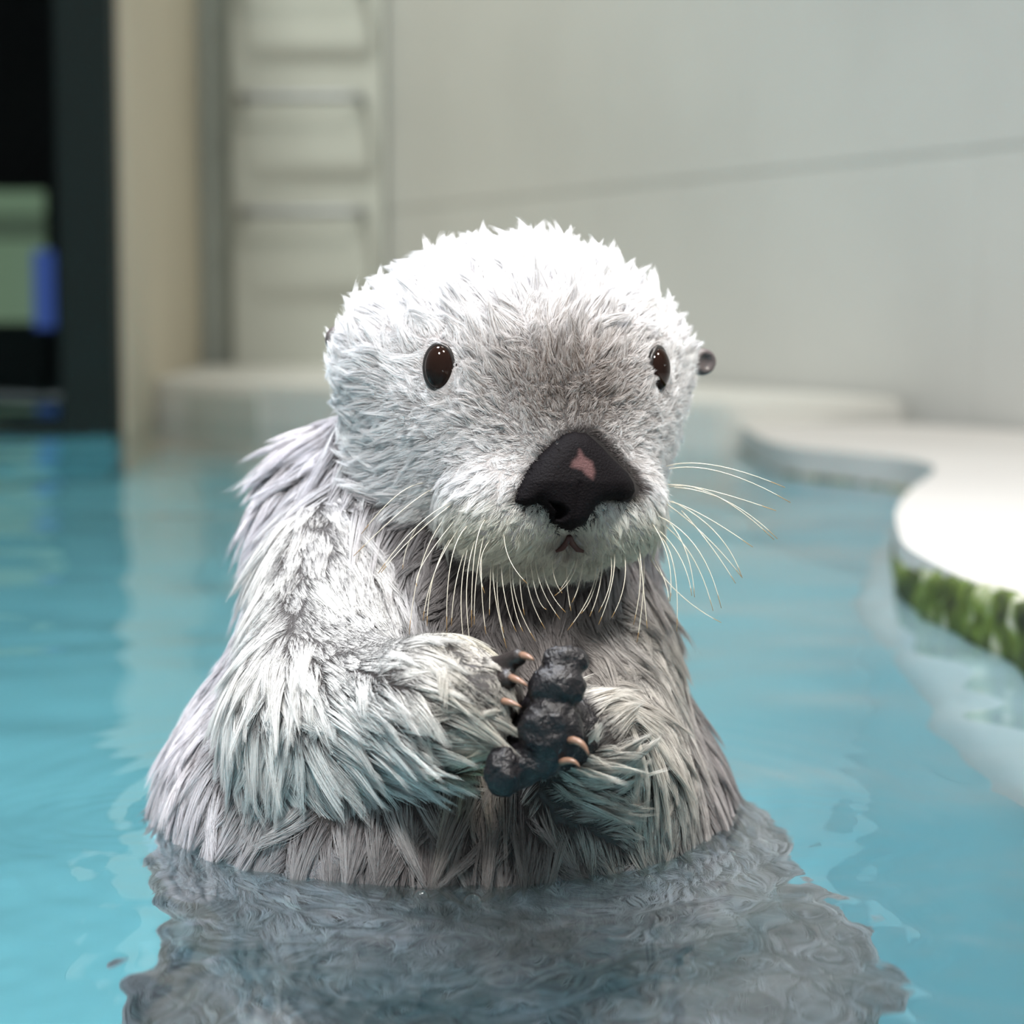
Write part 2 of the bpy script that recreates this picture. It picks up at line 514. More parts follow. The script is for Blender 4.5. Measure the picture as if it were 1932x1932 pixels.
bc[(bp_ == 1) & (bv[:, 2] < 0), :3] = (0.24, 0.22, 0.23)  # submerged skin lightened to make up for the weak light below water
SKIN_C = bc
bme = body.data
bme.calc_loop_triangles()
ntri = len(bme.loop_triangles)
tri = np.empty(ntri * 3, np.int32); bme.loop_triangles.foreach_get('vertices', tri); tri = tri.reshape(-1, 3)
vco = np.empty(len(bme.vertices) * 3); bme.vertices.foreach_get('co', vco); vco = vco.reshape(-1, 3)
vno = np.empty(len(bme.vertices) * 3); bme.vertices.foreach_get('normal', vno); vno = vno.reshape(-1, 3)
bvh = BVHTree.FromPolygons([tuple(v) for v in vco], [tuple(t) for t in tri])
def hit(px, py):
    d = P(px, py, 1.0) - CAM
    loc, nor, i, dist = bvh.ray_cast(Vector(CAM), Vector(d).normalized())
    return (np.array(loc), np.array(nor)) if loc is not None else (None, None)

# ------------------------------------------------------------------ eyes
M_eye = mat('dark_brown_eye', (0.012, 0.005, 0.003), 0.05, 0.2)
M_lid = mat('dark_eyelid', (0.02, 0.017, 0.016), 0.3, 0.5)
EYES = []
for (px, py, sgn) in ((829, 693, -1), (1241, 697, 1)):
    loc, nor = hit(px, py)
    nl = np.array([sgn * 0.56, -0.83, 0.06]); nl /= np.linalg.norm(nl)
    nw = HR @ nl
    upv = HR @ np.array([sgn * 0.06, 0, 1.0]); upv -= nw * (upv @ nw); upv /= np.linalg.norm(upv)
    rt = np.cross(upv, nw)
    c = loc - nw * 0.0005
    EYES.append((c, nw, upv, rt))
    R3 = np.stack([rt, upv, nw], 1)
    bm = bmesh.new()
    bmesh.ops.create_uvsphere(bm, u_segments=32, v_segments=20, radius=1)
    for v in bm.verts:
        v.co = Vector(c + R3 @ (np.array(v.co) * np.array([0.0072, 0.0106, 0.0062])))
    me = bpy.data.meshes.new('eye'); bm.to_mesh(me); bm.free()
    me.polygons.foreach_set('use_smooth', np.ones(len(me.polygons), bool))
    me.materials.append(M_eye)
    eo = bpy.data.objects.new('eye', me); COL.objects.link(eo); eo.parent = otter
    # eyelid ring
    vs, fs = [], []
    for i in range(32):
        a = 2 * math.pi * i / 32
        pc = c + rt * math.cos(a) * 0.0069 + upv * math.sin(a) * 0.0104 + nw * 0.0008
        out = rt * math.cos(a) + upv * math.sin(a)
        for k in range(8):
            b2 = 2 * math.pi * k / 8
            vs.append(pc + (out * math.cos(b2) + nw * math.sin(b2)) * 0.0013)
    for i in range(32):
        for k in range(8):
            fs.append((i * 8 + k, ((i + 1) % 32) * 8 + k, ((i + 1) % 32) * 8 + (k + 1) % 8, i * 8 + (k + 1) % 8))
    mesh_obj('eyelid', vs, fs, M_lid, eo)

# ------------------------------------------------------------------ nose
def inside(poly, x, y):
    c = np.zeros(x.shape, bool)
    n = len(poly)
    for i in range(n):
        x0, y0 = poly[i]; x1, y1 = poly[(i + 1) % n]
        m = ((y0 > y) != (y1 > y))
        xi = (x1 - x0) * (y - y0) / (y1 - y0 + 1e-9) + x0
        c ^= m & (x < xi)
    return c
def edge_dist(poly, x, y):
    d = np.full(x.shape, 1e9)
    n = len(poly)
    for i in range(n):
        a0 = np.array(poly[i], float); b0 = np.array(poly[(i + 1) % n], float)
        ab = b0 - a0
        t = np.clip(((x - a0[0]) * ab[0] + (y - a0[1]) * ab[1]) / (ab @ ab), 0, 1)
        d = np.minimum(d, np.hypot(x - a0[0] - t * ab[0], y - a0[1] - t * ab[1]))
    return d
def zpx(l): return [(900 + a * 0.18634, 780 + b * 0.18634) for a, b in l]
NOSE = zpx([(1050, 190), (1180, 215), (1300, 330), (1430, 480), (1560, 600), (1625, 720), (1635, 800), (1580, 870), (1480, 900), (1400, 875), (1280, 890), (1205, 940), (1160, 1010), (1120, 1095), (1060, 1140), (960, 1190), (880, 1160), (800, 1110), (775, 1020), (700, 950), (640, 895), (580, 935), (500, 945), (400, 905), (435, 820), (520, 680), (600, 560), (700, 440), (820, 320), (930, 225)])
NOSTR = [zpx([(700, 880), (830, 905), (900, 970), (900, 1030), (850, 1090), (790, 1070), (795, 990)]),
         zpx([(1400, 872), (1290, 885), (1200, 940), (1140, 1030), (1115, 1095), (1165, 1075), (1230, 985), (1330, 925)])]
PINK = zpx([(1040, 365), (1075, 440), (1150, 490), (1160, 590), (1130, 655), (1065, 610), (1040, 565), (930, 535), (955, 480), (1010, 440)])
NY = -0.094
bpx = (lambda d: np.stack([966 + F_PX * d[:, 0] / (d[:, 1] * math.cos(PITCH) - d[:, 2] * math.sin(PITCH)), 966 - F_PX * (d[:, 1] * math.sin(PITCH) + d[:, 2] * math.cos(PITCH)) / (d[:, 1] * math.cos(PITCH) - d[:, 2] * math.sin(PITCH))], 1))(bv - CAM)
dk = (inside(NOSE, bpx[:, 0], bpx[:, 1]) | (edge_dist(NOSE, bpx[:, 0], bpx[:, 1]) < 16)) & (bv[:, 1] < 1.02)
SKIN_C[dk, :3] = (0.012, 0.010, 0.010)
body.data.color_attributes.new('tint', 'FLOAT_COLOR', 'POINT').data.foreach_set('color', SKIN_C.ravel())
def nose_pt(px, py, lift):
    """traced pixel onto the plane y = NY of the head frame, bent back at the sides, raised by lift"""
    o = W2H(CAM); d = W2H(P(px, py, 1.0)) - o
    t = (NY - o[1]) / d[1]
    q = o + d * t
    back = 6.0 * q[0] ** 2 + 3.5 * (q[2] + 0.046) ** 2 + max(0.0, q[2] + 0.046) * 0.35
    q[1] += back - lift
    return H2W(q)
gs = 3.0
gx, gy = np.meshgrid(np.arange(960, 1222, gs), np.arange(808, 1012, gs))
ins = inside(NOSE, gx, gy)
ed = edge_dist(NOSE, gx, gy)
near_in = ins | (ed < gs * 1.2)
lift = np.where(ins, 0.0058 * np.sqrt(np.clip(1 - (1 - np.clip(ed / 30, 0, 1)) ** 2, 0, 1)), -0.004)
for pl in NOSTR:
    m = inside(pl, gx, gy)
    lift -= np.where(m, 0.007 * np.clip(edge_dist(pl, gx, gy) / 5, 0, 1), 0)
# shallow groove down the middle
lift -= 0.0008 * np.exp(-((gx - 1088 - (gy - 900) * -0.12) / 4) ** 2) * (gy > 905)
vid = -np.ones(gx.shape, int)
nv, nf, ncol = [], [], []
for j in range(gx.shape[0]):
    for i in range(gx.shape[1]):
        if near_in[j, i]:
            x, y = gx[j, i], gy[j, i]
            vid[j, i] = len(nv)
            nv.append(nose_pt(x, y, lift[j, i]))
for j in range(gx.shape[0] - 1):
    for i in range(gx.shape[1] - 1):
        q = (vid[j, i], vid[j + 1, i], vid[j + 1, i + 1], vid[j, i + 1])
        if min(q) >= 0: nf.append(q)
pk = inside(PINK, gx, gy); pe = edge_dist(PINK, gx, gy)
pmask = np.where(pk, np.clip(0.5 + pe / 8, 0, 1), np.clip(0.5 - pe / 8, 0, 1))
M_nose = mat('black_nose_leather', (0.010, 0.009, 0.010), 0.65, 0.06, bump=0.0006, bump_scale=900)
nose = mesh_obj('nose', nv, nf, M_nose, otter)
ca = nose.data.color_attributes.new('tint', 'FLOAT_COLOR', 'POINT')
cols = np.zeros((len(nv), 4)); cols[:, 3] = 1
pm = pmask[near_in]
base = np.array([0.006, 0.005, 0.006]); pink = np.array([0.10, 0.055, 0.055])
cols[:, :3] = base + (pink - base) * pm[:, None]
ca.data.foreach_set('color', cols.ravel())
nt = M_nose.node_tree
at = nt.nodes.new('ShaderNodeAttribute'); at.attribute_name = 'tint'
nt.links.new(at.outputs['Color'], nt.nodes['Principled BSDF'].inputs['Base Color'])

# mouth: the split of the upper lip below the nose
M_lip = mat('dark_pink_lip', (0.055, 0.026, 0.024), 0.5, 0.3)
lip_pts = []
for px, py in ((1046, 1034), (1058, 1028), (1068, 1016), (1072, 1006)):
    l_, n_ = hit(px, py); lip_pts.append(l_ + n_ * 0.0022)
mouth = tube('mouth', lip_pts, [0.0007, 0.0013, 0.0014, 0.0012], M_lip, otter, 8)
lip_pts = []
for px, py in ((1072, 1006), (1078, 1018), (1090, 1030), (1102, 1034)):
    l_, n_ = hit(px, py); lip_pts.append(l_ + n_ * 0.0022)
tube('lip', lip_pts, [0.0012, 0.0014, 0.0013, 0.0007], M_lip, mouth, 8)

# ------------------------------------------------------------------ ears
M_ear = mat('dark_wet_ear', (0.09, 0.075, 0.075), 0.35, 0.5)
EARS = [(np.array([0.1015, 0.004, 0.0085]), 1), (np.array([-0.0850, 0.016, 0.014]), -1)]
for c, s in EARS:
    def ef(p, c=c, s=s):
        q = W2H(p).astype(np.float32)
        d = ell(q, c, (0.0075, 0.0050, 0.0070))
        return np.maximum(d, -ell(q, c + np.array([s * 0.001, -0.005, 0.0]), (0.0050, 0.0036, 0.0048)))
    w = H2W(c)
    ev, eq = surface_nets(ef, w - 0.014, 0.0011, (26, 26, 26))
    mesh_obj('ear', ev, eq, M_ear, otter)

# ------------------------------------------------------------------ paws
M_paw = mat('black_wet_pad', (0.008, 0.007, 0.009), 0.28, 0.40, bump=0.0010, bump_scale=600)
M_claw = mat('pale_claw', (0.22, 0.125, 0.085), 0.3, 0.5)
M_digit = mat('dark_brown_digit', (0.016, 0.011, 0.010), 0.4, 0.5, bump=0.0006, bump_scale=400)
def px_r(n, y): return n * y / F_PX
PADS = [  # px, py, distance, rx, ry, rdepth (pixels)
    (1066, 1247, 0.886, 44, 32, 28), (1052, 1298, 0.881, 56, 44, 32), (1038, 1382, 0.878, 63, 66, 36), (1012, 1436, 0.880, 52, 36, 32),
    (949, 1457, 0.877, 38, 51, 34), (984, 1446, 0.883, 42, 44, 30)]
def paw_f(p):
    d = None
    for (px, py, y, rx, ry, rd) in PADS:
        e = ell(p, P(px, py, y), (px_r(rx, y), px_r(rd, y), px_r(ry, y)))
        d = e if d is None else smin(d, e, 0.0016)
    d = smin(d, cone(p, P(1050, 1290, 0.893), P(1000, 1420, 0.892), px_r(46, .89), px_r(52, .89)), 0.003)
    return smin(d, cone(p, P(1040, 1380, 0.897), WR_R, px_r(58, .9), 0.019), 0.006)
pc = P(1030, 1370, 0.89)
pv, pq = surface_nets(paw_f, pc - np.array([0.040, 0.035, 0.045]), 0.0012, (68, 62, 74))
pv = np.array([v + 0.0011 * np.array(noise.noise_vector(Vector(v * 170))) + 0.0006 * np.array(noise.noise_vector(Vector(v * 420))) for v in pv])
paw_r = mesh_obj('paw', pv, pq, M_paw, otter)
paw_r['label'] = 'dark paw with bare wet pads turned to the camera'
def claw(a, m, b, y0, y1, r, parent, mt=M_claw):
    pts = bez(P(*a, y0), P(*m, (y0 + y1) / 2 - 0.0015), P(*b, y1), 7)
    return tube('claw', pts, [r * f for f in (1, 1, .95, .85, .65, .4, .1)], mt, parent, 8)
claw((1074, 1396), (1098, 1404), (1112, 1430), 0.873, 0.869, 0.0017, paw_r)
claw((1058, 1438), (1080, 1436), (1095, 1450), 0.873, 0.869, 0.0015, paw_r)
DIG = [((915, 1272), (978, 1240), (1008, 1246), 22), ((890, 1285), (958, 1282), (996, 1295), 24), ((880, 1330), (940, 1326), (984, 1334), 23), ((890, 1365), (945, 1375), (960, 1398), 22)]
def pawl_f(p):
    d = ell(p, P(940, 1322, 0.902), (px_r(50, .89), px_r(55, .89), px_r(88, .89)))
    for a, m, b, r_ in DIG:
        d = smin(d, cone(p, P(*a, 0.902), P(*m, 0.886), px_r(r_ + 2, .89), px_r(r_ - 5, .89)), 0.003)
    return d
pc = P(925, 1325, 0.89)
pv, pq = surface_nets(pawl_f, pc - np.array([0.036, 0.034, 0.040]), 0.0012, (62, 58, 68))
paw_l = mesh_obj('paw', pv, pq, M_digit, otter)
paw_l['label'] = 'furred paw with dark digits and claws folded over the pads'
for a, m, b, r_ in DIG[:3]:
    claw((m[0] + 6, m[1] - 4), ((m[0] + b[0]) / 2 + 4, (m[1] + b[1]) / 2 - 3), b, 0.883, 0.876, 0.0016, paw_l)
print('parts', time.time() - T0)

# ------------------------------------------------------------------ fur
tv = vco[tri]; tn = vno[tri]
cr = np.cross(tv[:, 1] - tv[:, 0], tv[:, 2] - tv[:, 0])
area_t = 0.5 * np.linalg.norm(cr, axis=1)
cen = tv.mean(1)
def parts_at(p):
    p32 = p.astype(np.float32)
    D = np.stack([head_sdf(p32), trunk_sdf(p32), armL_sdf(p32), armR_sdf(p32)], 1)
    return D.argmin(1), D
part_t, _ = parts_at(cen)
nrm_t = cr / (np.linalg.norm(cr, axis=1)[:, None] + 1e-12)
vd = CAM - cen; vd /= np.linalg.norm(vd, axis=1)[:, None]
facing = (nrm_t * vd).sum(1)
dens = np.where(part_t == 0, 5.0e6, 2.2e6)           # strands per square metre
dens = np.where(part_t >= 2, 3.2e6, dens)
dens = np.where(facing < -0.25, dens * 0.3, dens)
dens = np.where(cen[:, 2] < -0.01, dens * 0.45, dens)
dens = np.where((cen[:, 2] < -0.30) | ((facing < -0.45) & (part_t == 1)), 0, dens)

def sample(n, w):
    c = np.cumsum(w); c /= c[-1]
    ti = np.searchsorted(c, rng.random(n))
    u = rng.random((n, 2)); f = u.sum(1) > 1; u[f] = 1 - u[f]
    wgt = np.stack([1 - u.sum(1), u[:, 0], u[:, 1]], 1)
    p = (tv[ti] * wgt[..., None]).sum(1)
    nn = (tn[ti] * wgt[..., None]).sum(1)
    nn /= np.linalg.norm(nn, axis=1)[:, None]
    return p, nn
def unit(v): return v / (np.linalg.norm(v, axis=-1, keepdims=True) + 1e-9)
def smooth_noise(p, s, seed):
    r_ = np.random.default_rng(seed)
    out = np.zeros((len(p), 3))
    for k in range(5):
        K = r_.normal(size=(3, 3)) * s * (1 + 0.5 * k)
        ph = r_.random(3) * 6.28
        out += np.sin(p @ K + ph) / (1 + 0.4 * k)
    return out / 2.2

NOSE_H = np.array([0.0, -0.092, -0.040])
def flow(p, n, part):
    """direction of growth, rise above skin, length, base colour for roots p"""
    N = len(p)
    q = W2H(p)
    down = np.tile(np.array([0, 0, -1.0]), (N, 1))
    # head: away from the nose
    hd = unit(q - NOSE_H)
    hd[:, 2] -= np.clip((-0.02 - q[:, 2]) / 0.05, 0, 1) * 0.55
    hd = hd @ HR.T
    # trunk: downwards and outwards
    td = down + 0.35 * np.stack([np.sign(p[:, 0] + 0.03) * np.clip(np.abs(p[:, 0] + 0.03) / 0.12, 0, 1), np.zeros(N), np.zeros(N)], 1)
    under = p[:, 2] < 0
    td = np.where(under[:, None], down * 0.3 + smooth_noise(p, 30, 3), td)
    # arms
    axl = unit(PW_L - EL_L)
    ra = np.clip((p[:, 2] - EL_L[2] + 0.03) / 0.06, 0, 1)[:, None]
    al = axl * (0.75 + 0.5 * ra) + down * (0.65 - 0.2 * ra)
    upper = np.clip((EL_L[0] + 0.008 - p[:, 0]) / 0.03, 0, 1)[:, None]
    al = al * (1 - upper) + (down + 0.15 * axl) * upper
    out_r = np.clip((p[:, 0] - 0.040) / 0.02, 0, 1)[:, None]
    ar = np.array([0.9, 0.1, 0.55]) * (1 - out_r) + np.array([0.25, 0, -1.0]) * out_r
    D = np.choose(part[:, None], [hd, td, al, np.tile(ar, (N, 1)) if ar.ndim == 1 else ar])
    D = D + smooth_noise(p, 55, 11) * (np.array([0.30, 0.34, 0.34, 0.26])[part] + 0.35 * ((part == 1) & (p[:, 2] > 0.06)))[:, None]
    D = D - n * (D * n).sum(1)[:, None]
    t = unit(D)
    dn = np.linalg.norm((q - NOSE_H) * np.array([1, 0.9, 1.0]), axis=1)
    face = np.clip((dn - 0.022) / 0.075, 0, 1)
    Lh = 0.0034 + 0.0170 * face + 0.004 * np.clip(q[:, 2] / 0.05, 0, 1)
    low = np.clip((-0.03 - q[:, 2]) / 0.04, 0, 1) * np.clip((np.abs(q[:, 0]) - 0.035) / 0.03, 0, 1)
    Lh = Lh + 0.011 * low
    L = np.choose(part, [Lh, np.full(N, 0.030), np.full(N, 0.026), np.full(N, 0.023)])
    L = np.where((part == 1) & under, 0.016, L)
    bottom = np.clip((EL_L[2] - 0.012 - p[:, 2]) / 0.02, 0, 1) * (part == 2)
    L = L + 0.012 * bottom
    rise = np.choose(part, [0.20 + 0.26 * np.clip(q[:, 2] / 0.05, 0, 1) + 0.18 * np.exp(-(q[:, 0] / 0.04) ** 2 - (q[:, 2] / 0.03) ** 2), 0.22 + 0.14 * np.clip((p[:, 2] - 0.06) / 0.04, 0, 1), np.full(N, 0.19), np.full(N, 0.19)])
    return t, rise, L, q, dn, under

# regions kept short or bare
def bare(p, q, part):
    k = np.ones(len(p), bool)
    sh = np.ones(len(p))
    for c, nw, upv, rt in EYES:
        d = p - c
        a, b3, h = d @ rt, d @ upv, d @ nw
        r_ = np.hypot(a / 0.0085, b3 / 0.0122)
        nearby = np.abs(h) < 0.02
        k &= ~(nearby & (r_ < 1.0))
        sh = np.where(nearby, np.minimum(sh, np.clip(0.25 + 0.75 * (r_ - 1.0) / 1.1, 0.25, 1)), sh)
    # nose leather
    px = q_px(p)
    m = (part == 0) & (p[:, 1] < 1.02)
    ins_ = inside(NOSE, px[:, 0], px[:, 1]) & m & (edge_dist(NOSE, px[:, 0], px[:, 1]) > 3)
    k &= ~ins_
    # under the bare pads
    for c0, rr in ((P(1035, 1360, 0.90), 0.022), (P(985, 1440, 0.90), 0.016)):
        k &= ~((np.linalg.norm(p - c0, axis=1) < rr * 0.75) & (p[:, 1] < 0.92))
    k &= ~((part == 2) & (px[:, 0] > 965) & (p[:, 1] < 0.93))
    sh = np.where((part == 2) & (px[:, 0] > 870), np.minimum(sh, np.clip(1 - (px[:, 0] - 870) / 140, 0.4, 1)), sh)
    return k, sh
def q_px(p):
    d = p - CAM
    fw = d[:, 1] * math.cos(PITCH) - d[:, 2] * math.sin(PITCH)
    upc = d[:, 1] * math.sin(PITCH) + d[:, 2] * math.cos(PITCH)
    return np.stack([966 + F_PX * d[:, 0] / fw, 966 - F_PX * upc / fw], 1)

w_t = area_t * dens
NS = int(w_t.sum())
roots, rn = sample(NS, w_t)
rpart, _ = parts_at(roots)
# clump centres: finer on the face
q_t = W2H(cen); dn_t = np.linalg.norm(q_t - NOSE_H, axis=1)
sp = np.where(part_t == 0, 0.0036 + 0.0032 * np.clip((dn_t - 0.03) / 0.075, 0, 1), 0.0092)
sp = np.where(part_t >= 2, 0.0080, sp)
cw = np.where(dens > 0, area_t / sp ** 2, 0)
NC = int(cw.sum() * 1.15)
cp, cn = sample(NC, cw)
cpart, _ = parts_at(cp)
# parent clumps that gather neighbouring clumps
NP_ = int(NC / 7)
pp, _ = sample(NP_, cw)
sub_w = cw * 9
N2 = int(sub_w.sum())
c2, _ = sample(N2, sub_w)
print('strands', NS, 'clumps', NC, N2)
def tree(pts):
    t = KDTree(len(pts))
    for i, p in enumerate(pts): t.insert(p, i)
    t.balance()
    return t
kc, k2, kp = tree(cp), tree(c2), tree(pp)
pi_ = np.fromiter((kp.find(p)[1] for p in cp), np.int64, NC)
gather = (pp[pi_] - cp) * (np.array([0.55, 0.75, 0.80, 0.65])[cpart] * (0.35 + 0.65 * rng.random(NC)))[:, None]
gather *= (np.linalg.norm(pp[pi_] - cp, axis=1) < 0.02)[:, None]
ci = np.fromiter((kc.find(p)[1] for p in roots), np.int64, NS)
si = np.fromiter((k2.find(p)[1] for p in roots), np.int64, NS)
print('assigned', time.time() - T0)

ct, crise, cL, cq, cdn, cund = flow(cp, cn, cpart)
cl_rand = rng.random(NC)
cL = cL * (0.60 + 0.75 * cl_rand)
ang = rng.normal(0, 1, NC) * np.array([0.20, 0.17, 0.13, 0.12])[cpart]
bt = np.cross(cn, ct)
ct = ct * np.cos(ang)[:, None] + bt * np.sin(ang)[:, None]
crise = crise * (0.7 + 0.6 * rng.random(NC))
spike = rng.random(NC) < 0.05
crise = np.where(spike, crise * 1.5, crise)
cdir = unit(ct * np.cos(crise)[:, None] + cn * np.sin(crise)[:, None])
ccurl = (rng.normal(0, 1, NC) * np.array([0.16, 0.20, 0.16, 0.14])[cpart])[:, None] * bt

keep, short = bare(roots, W2H(roots), rpart)
rt_, rrise, Ls, rq, rdn, rund = flow(roots, rn, rpart)
K = 7
nb = np.array([0.14, 0.10, 0.16, 0.14])[cpart][:, None]
wexp = np.array([1.35, 1.6, 1.7, 1.6])[rpart]
s = np.linspace(0, 1, K)
lj = (0.80 + 0.22 * rng.random(NS)) * short
cd_ = np.linalg.norm(cp[ci] - roots, axis=1) / np.array([0.0042, 0.0068, 0.0060, 0.0060])[rpart]
lj = lj * (1 - 0.42 * np.clip(cd_, 0, 1))             # the middle hairs of a lock reach furthest
Lc = cL[ci] * lj
# where clump and strand sit on different limbs, fall back on the strand's own direction
pos = np.empty((NS, K, 3), np.float32)
grav = np.where(rund, 0.0, np.array([0.05, 0.20, 0.26, 0.12])[rpart])
strength = np.array([0.90, 0.93, 0.92, 0.92])[rpart] * (0.80 + 0.20 * cl_rand[ci])
jit = rng.normal(0, 1, (NS, 3)) * np.array([0.0004, 0.0005, 0.0005, 0.0004])[rpart][:, None]
far = np.linalg.norm(cp[ci] - roots, axis=1) > 0.014
strength = np.where(far, 0.2, strength)
stray = rng.random(NS) < np.array([0.10, 0.08, 0.05, 0.05])[rpart]
strength = np.where(stray, strength * 0.40 * rng.random(NS), strength)
for k in range(K):
    w1 = (strength * s[k] ** wexp)[:, None]
    w2 = 0.75 * min(1, s[k] * 1.6)
    b0 = roots + (c2[si] - roots) * w2
    b0 = b0 + (cp[ci] - b0) * w1 + gather[ci] * (s[k] ** 1.9)
    step_ = (Lc * s[k])[:, None]
    path = cdir[ci] * step_ + (ccurl[ci] - nb[ci] * cn[ci]) * (Lc * s[k] ** 2)[:, None]
    path[:, 2] -= grav * Lc * s[k] ** 2
    pos[:, k] = b0 + path + jit * s[k] ** 1.5
# short dense underfur between the locks
under_f = rng.random(NS) < np.array([0.11, 0.15, 0.15, 0.15])[rpart]
h_ = rpart == 0
ud = unit(rt_ + rn * np.where(h_, 0.40, 0.25)[:, None] + rng.normal(0, 0.22, (NS, 3)))
for k in range(K):
    up_ = roots + ud * (np.where(h_, np.minimum(Ls, 0.011) * 0.55, 0.0042) * short * s[k])[:, None]
    pos[:, k] = np.where(under_f[:, None], up_, pos[:, k])
# sink roots slightly
pos[:, 0] -= rn * 0.001

# colours
def mixc(a, b, f): return a + (b - a) * f[:, None]
def C(r_, g, b): return np.array([r_, g, b], float)
rp = q_px(roots)
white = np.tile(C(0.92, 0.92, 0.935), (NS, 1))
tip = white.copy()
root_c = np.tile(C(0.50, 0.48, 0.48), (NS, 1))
h = rpart == 0
# brown-grey blaze between the eyes
bl = np.exp(-((rq[:, 0] - 0.0) / 0.040) ** 2 - ((rq[:, 2] + 0.003) / 0.027) ** 2) * (rq[:, 1] < 0) * h
tip = mixc(tip, np.tile(C(0.52, 0.48, 0.46), (NS, 1)), np.clip(bl * 1.1, 0, 1))
root_c = mixc(root_c, np.tile(C(0.13, 0.095, 0.08), (NS, 1)), np.clip(bl * 1.3 + 0.06 * (rq[:, 2] < 0.02), 0, 1))
# crown is whiter down to the root
crown = h * np.clip((rq[:, 2] - 0.012) / 0.03, 0, 1)
root_c = mixc(root_c, np.tile(C(0.86, 0.85, 0.87), (NS, 1)), crown)
# dark rim next to the nose leather
edn = edge_dist(NOSE, rp[:, 0], rp[:, 1])
rim = h * np.exp(-(edn / 12) ** 2) * (roots[:, 1] < 1.02)
tip = mixc(tip, np.tile(C(0.10, 0.085, 0.085), (NS, 1)), np.clip(rim, 0, 1) * np.where(rp[:, 1] < 945, 1, 0.1))
root_c = mixc(root_c, np.tile(C(0.03, 0.025, 0.025), (NS, 1)), np.clip(rim * 1.2, 0, 1) * np.where(rp[:, 1] < 945, 1, 0.3))
# cream lip and chin
lip = h * np.clip((-0.050 - rq[:, 2]) / 0.02, 0, 1) * np.clip((-0.03 - rq[:, 1]) / 0.03, 0, 1)
tip = mixc(tip, np.tile(C(0.76, 0.75, 0.66), (NS, 1)), lip)
root_c = mixc(root_c, np.tile(C(0.52, 0.50, 0.42), (NS, 1)), lip)
mo = np.exp(-((rp[:, 0] - 1072) / 34) ** 2 - ((rp[:, 1] - 1022) / 22) ** 2) * h * (roots[:, 1] < 1.02)
tip = mixc(tip, np.tile(C(0.20, 0.15, 0.14), (NS, 1)), np.clip(mo, 0, 1))
# trunk: lavender grey, brown chest with the shade under chin and arms painted in; arms: cream tips over near-black underfur
D4 = parts_at(roots)[1]
def soft(d): return 1 / (1 + np.exp(np.clip(d / 0.007, -30, 30)))
not_head = ~h
wl = soft(D4[:, 2] - D4[:, 1]) * not_head
wr = soft(D4[:, 3] - D4[:, 1]) * not_head
wl = np.where(roots[:, 0] < 0.01, wl, 0); 
t_tr = np.tile(C(0.78, 0.76, 0.80), (NS, 1)); r_tr = np.tile(C(0.17, 0.15, 0.155), (NS, 1))
chest = np.clip((1.08 - roots[:, 1]) / 0.05, 0, 1) * np.exp(-((roots[:, 0] - 0.005) / np.where(roots[:, 2] < 0.05, 0.105, 0.062)) ** 2)
t_tr = mixc(t_tr, np.tile(C(0.20, 0.175, 0.165), (NS, 1)), np.clip(chest * 1.1, 0, 0.92))
r_tr = mixc(r_tr, np.tile(C(0.06, 0.05, 0.048), (NS, 1)), chest * 0.8)
rf = np.clip((roots[:, 0] - 0.04) / 0.05, 0, 1)
t_tr = mixc(t_tr, np.tile(C(0.42, 0.39, 0.395), (NS, 1)), rf * 0.9)
r_tr = mixc(r_tr, np.tile(C(0.09, 0.075, 0.075), (NS, 1)), rf * 0.8)
ub = rund
wn = smooth_noise(roots, 42, 5)[:, 0] * 0.5 + 0.5
dk_ = np.clip(0.22 + 0.9 * (0.5 - wn) + 0.55 * np.exp(-((roots[:, 0] - 0.0) / 0.06) ** 2), 0, 1)  # dark middle paints in the belly's shadow, noise adds dark patches
t_tr = np.where(ub[:, None], mixc(np.tile(C(0.95, 0.92, 0.98), (NS, 1)), np.tile(C(0.34, 0.32, 0.32), (NS, 1)), dk_), t_tr)  # submerged fur coloured paler to offset how little light reaches it
r_tr = np.where(ub[:, None], C(0.50, 0.48, 0.52) * (1 - 0.6 * dk_)[:, None], r_tr)
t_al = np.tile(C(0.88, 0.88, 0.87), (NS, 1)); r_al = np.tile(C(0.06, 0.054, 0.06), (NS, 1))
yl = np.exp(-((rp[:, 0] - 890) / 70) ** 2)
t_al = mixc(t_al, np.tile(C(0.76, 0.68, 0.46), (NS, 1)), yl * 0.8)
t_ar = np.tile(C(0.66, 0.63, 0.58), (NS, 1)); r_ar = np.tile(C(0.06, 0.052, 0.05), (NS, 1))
t_b = mixc(mixc(t_tr, t_al, wl), t_ar, wr); r_b = mixc(mixc(r_tr, r_al, wl), r_ar, wr)
tip = np.where(not_head[:, None], t_b, tip); root_c = np.where(not_head[:, None], r_b, root_c)
slow = np.clip(wl + wr + 0.5 * not_head * ~ub + 0.8 * np.clip(bl, 0, 1), 0, 1)
cv = 0.84 + 0.24 * rng.random(NC)
tip *= cv[ci][:, None]
tip *= (0.9 + 0.2 * rng.random(NS))[:, None]
dim = rng.random(NS) < 0.12 * (~h)            # dark underfur hairs among the pale guard hairs
tip[dim] *= 0.30
tip[under_f & ~h] *= 0.34
blz = (rng.random(NS) < 0.45 * np.clip(bl * 1.2, 0, 1))
tip[blz] = tip[blz] * np.array([0.34, 0.29, 0.26])
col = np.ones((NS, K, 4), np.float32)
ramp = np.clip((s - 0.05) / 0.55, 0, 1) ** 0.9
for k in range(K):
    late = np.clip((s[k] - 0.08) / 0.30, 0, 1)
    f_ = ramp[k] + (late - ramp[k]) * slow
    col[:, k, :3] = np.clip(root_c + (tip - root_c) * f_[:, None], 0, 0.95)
rad = np.empty((NS, K), np.float32)
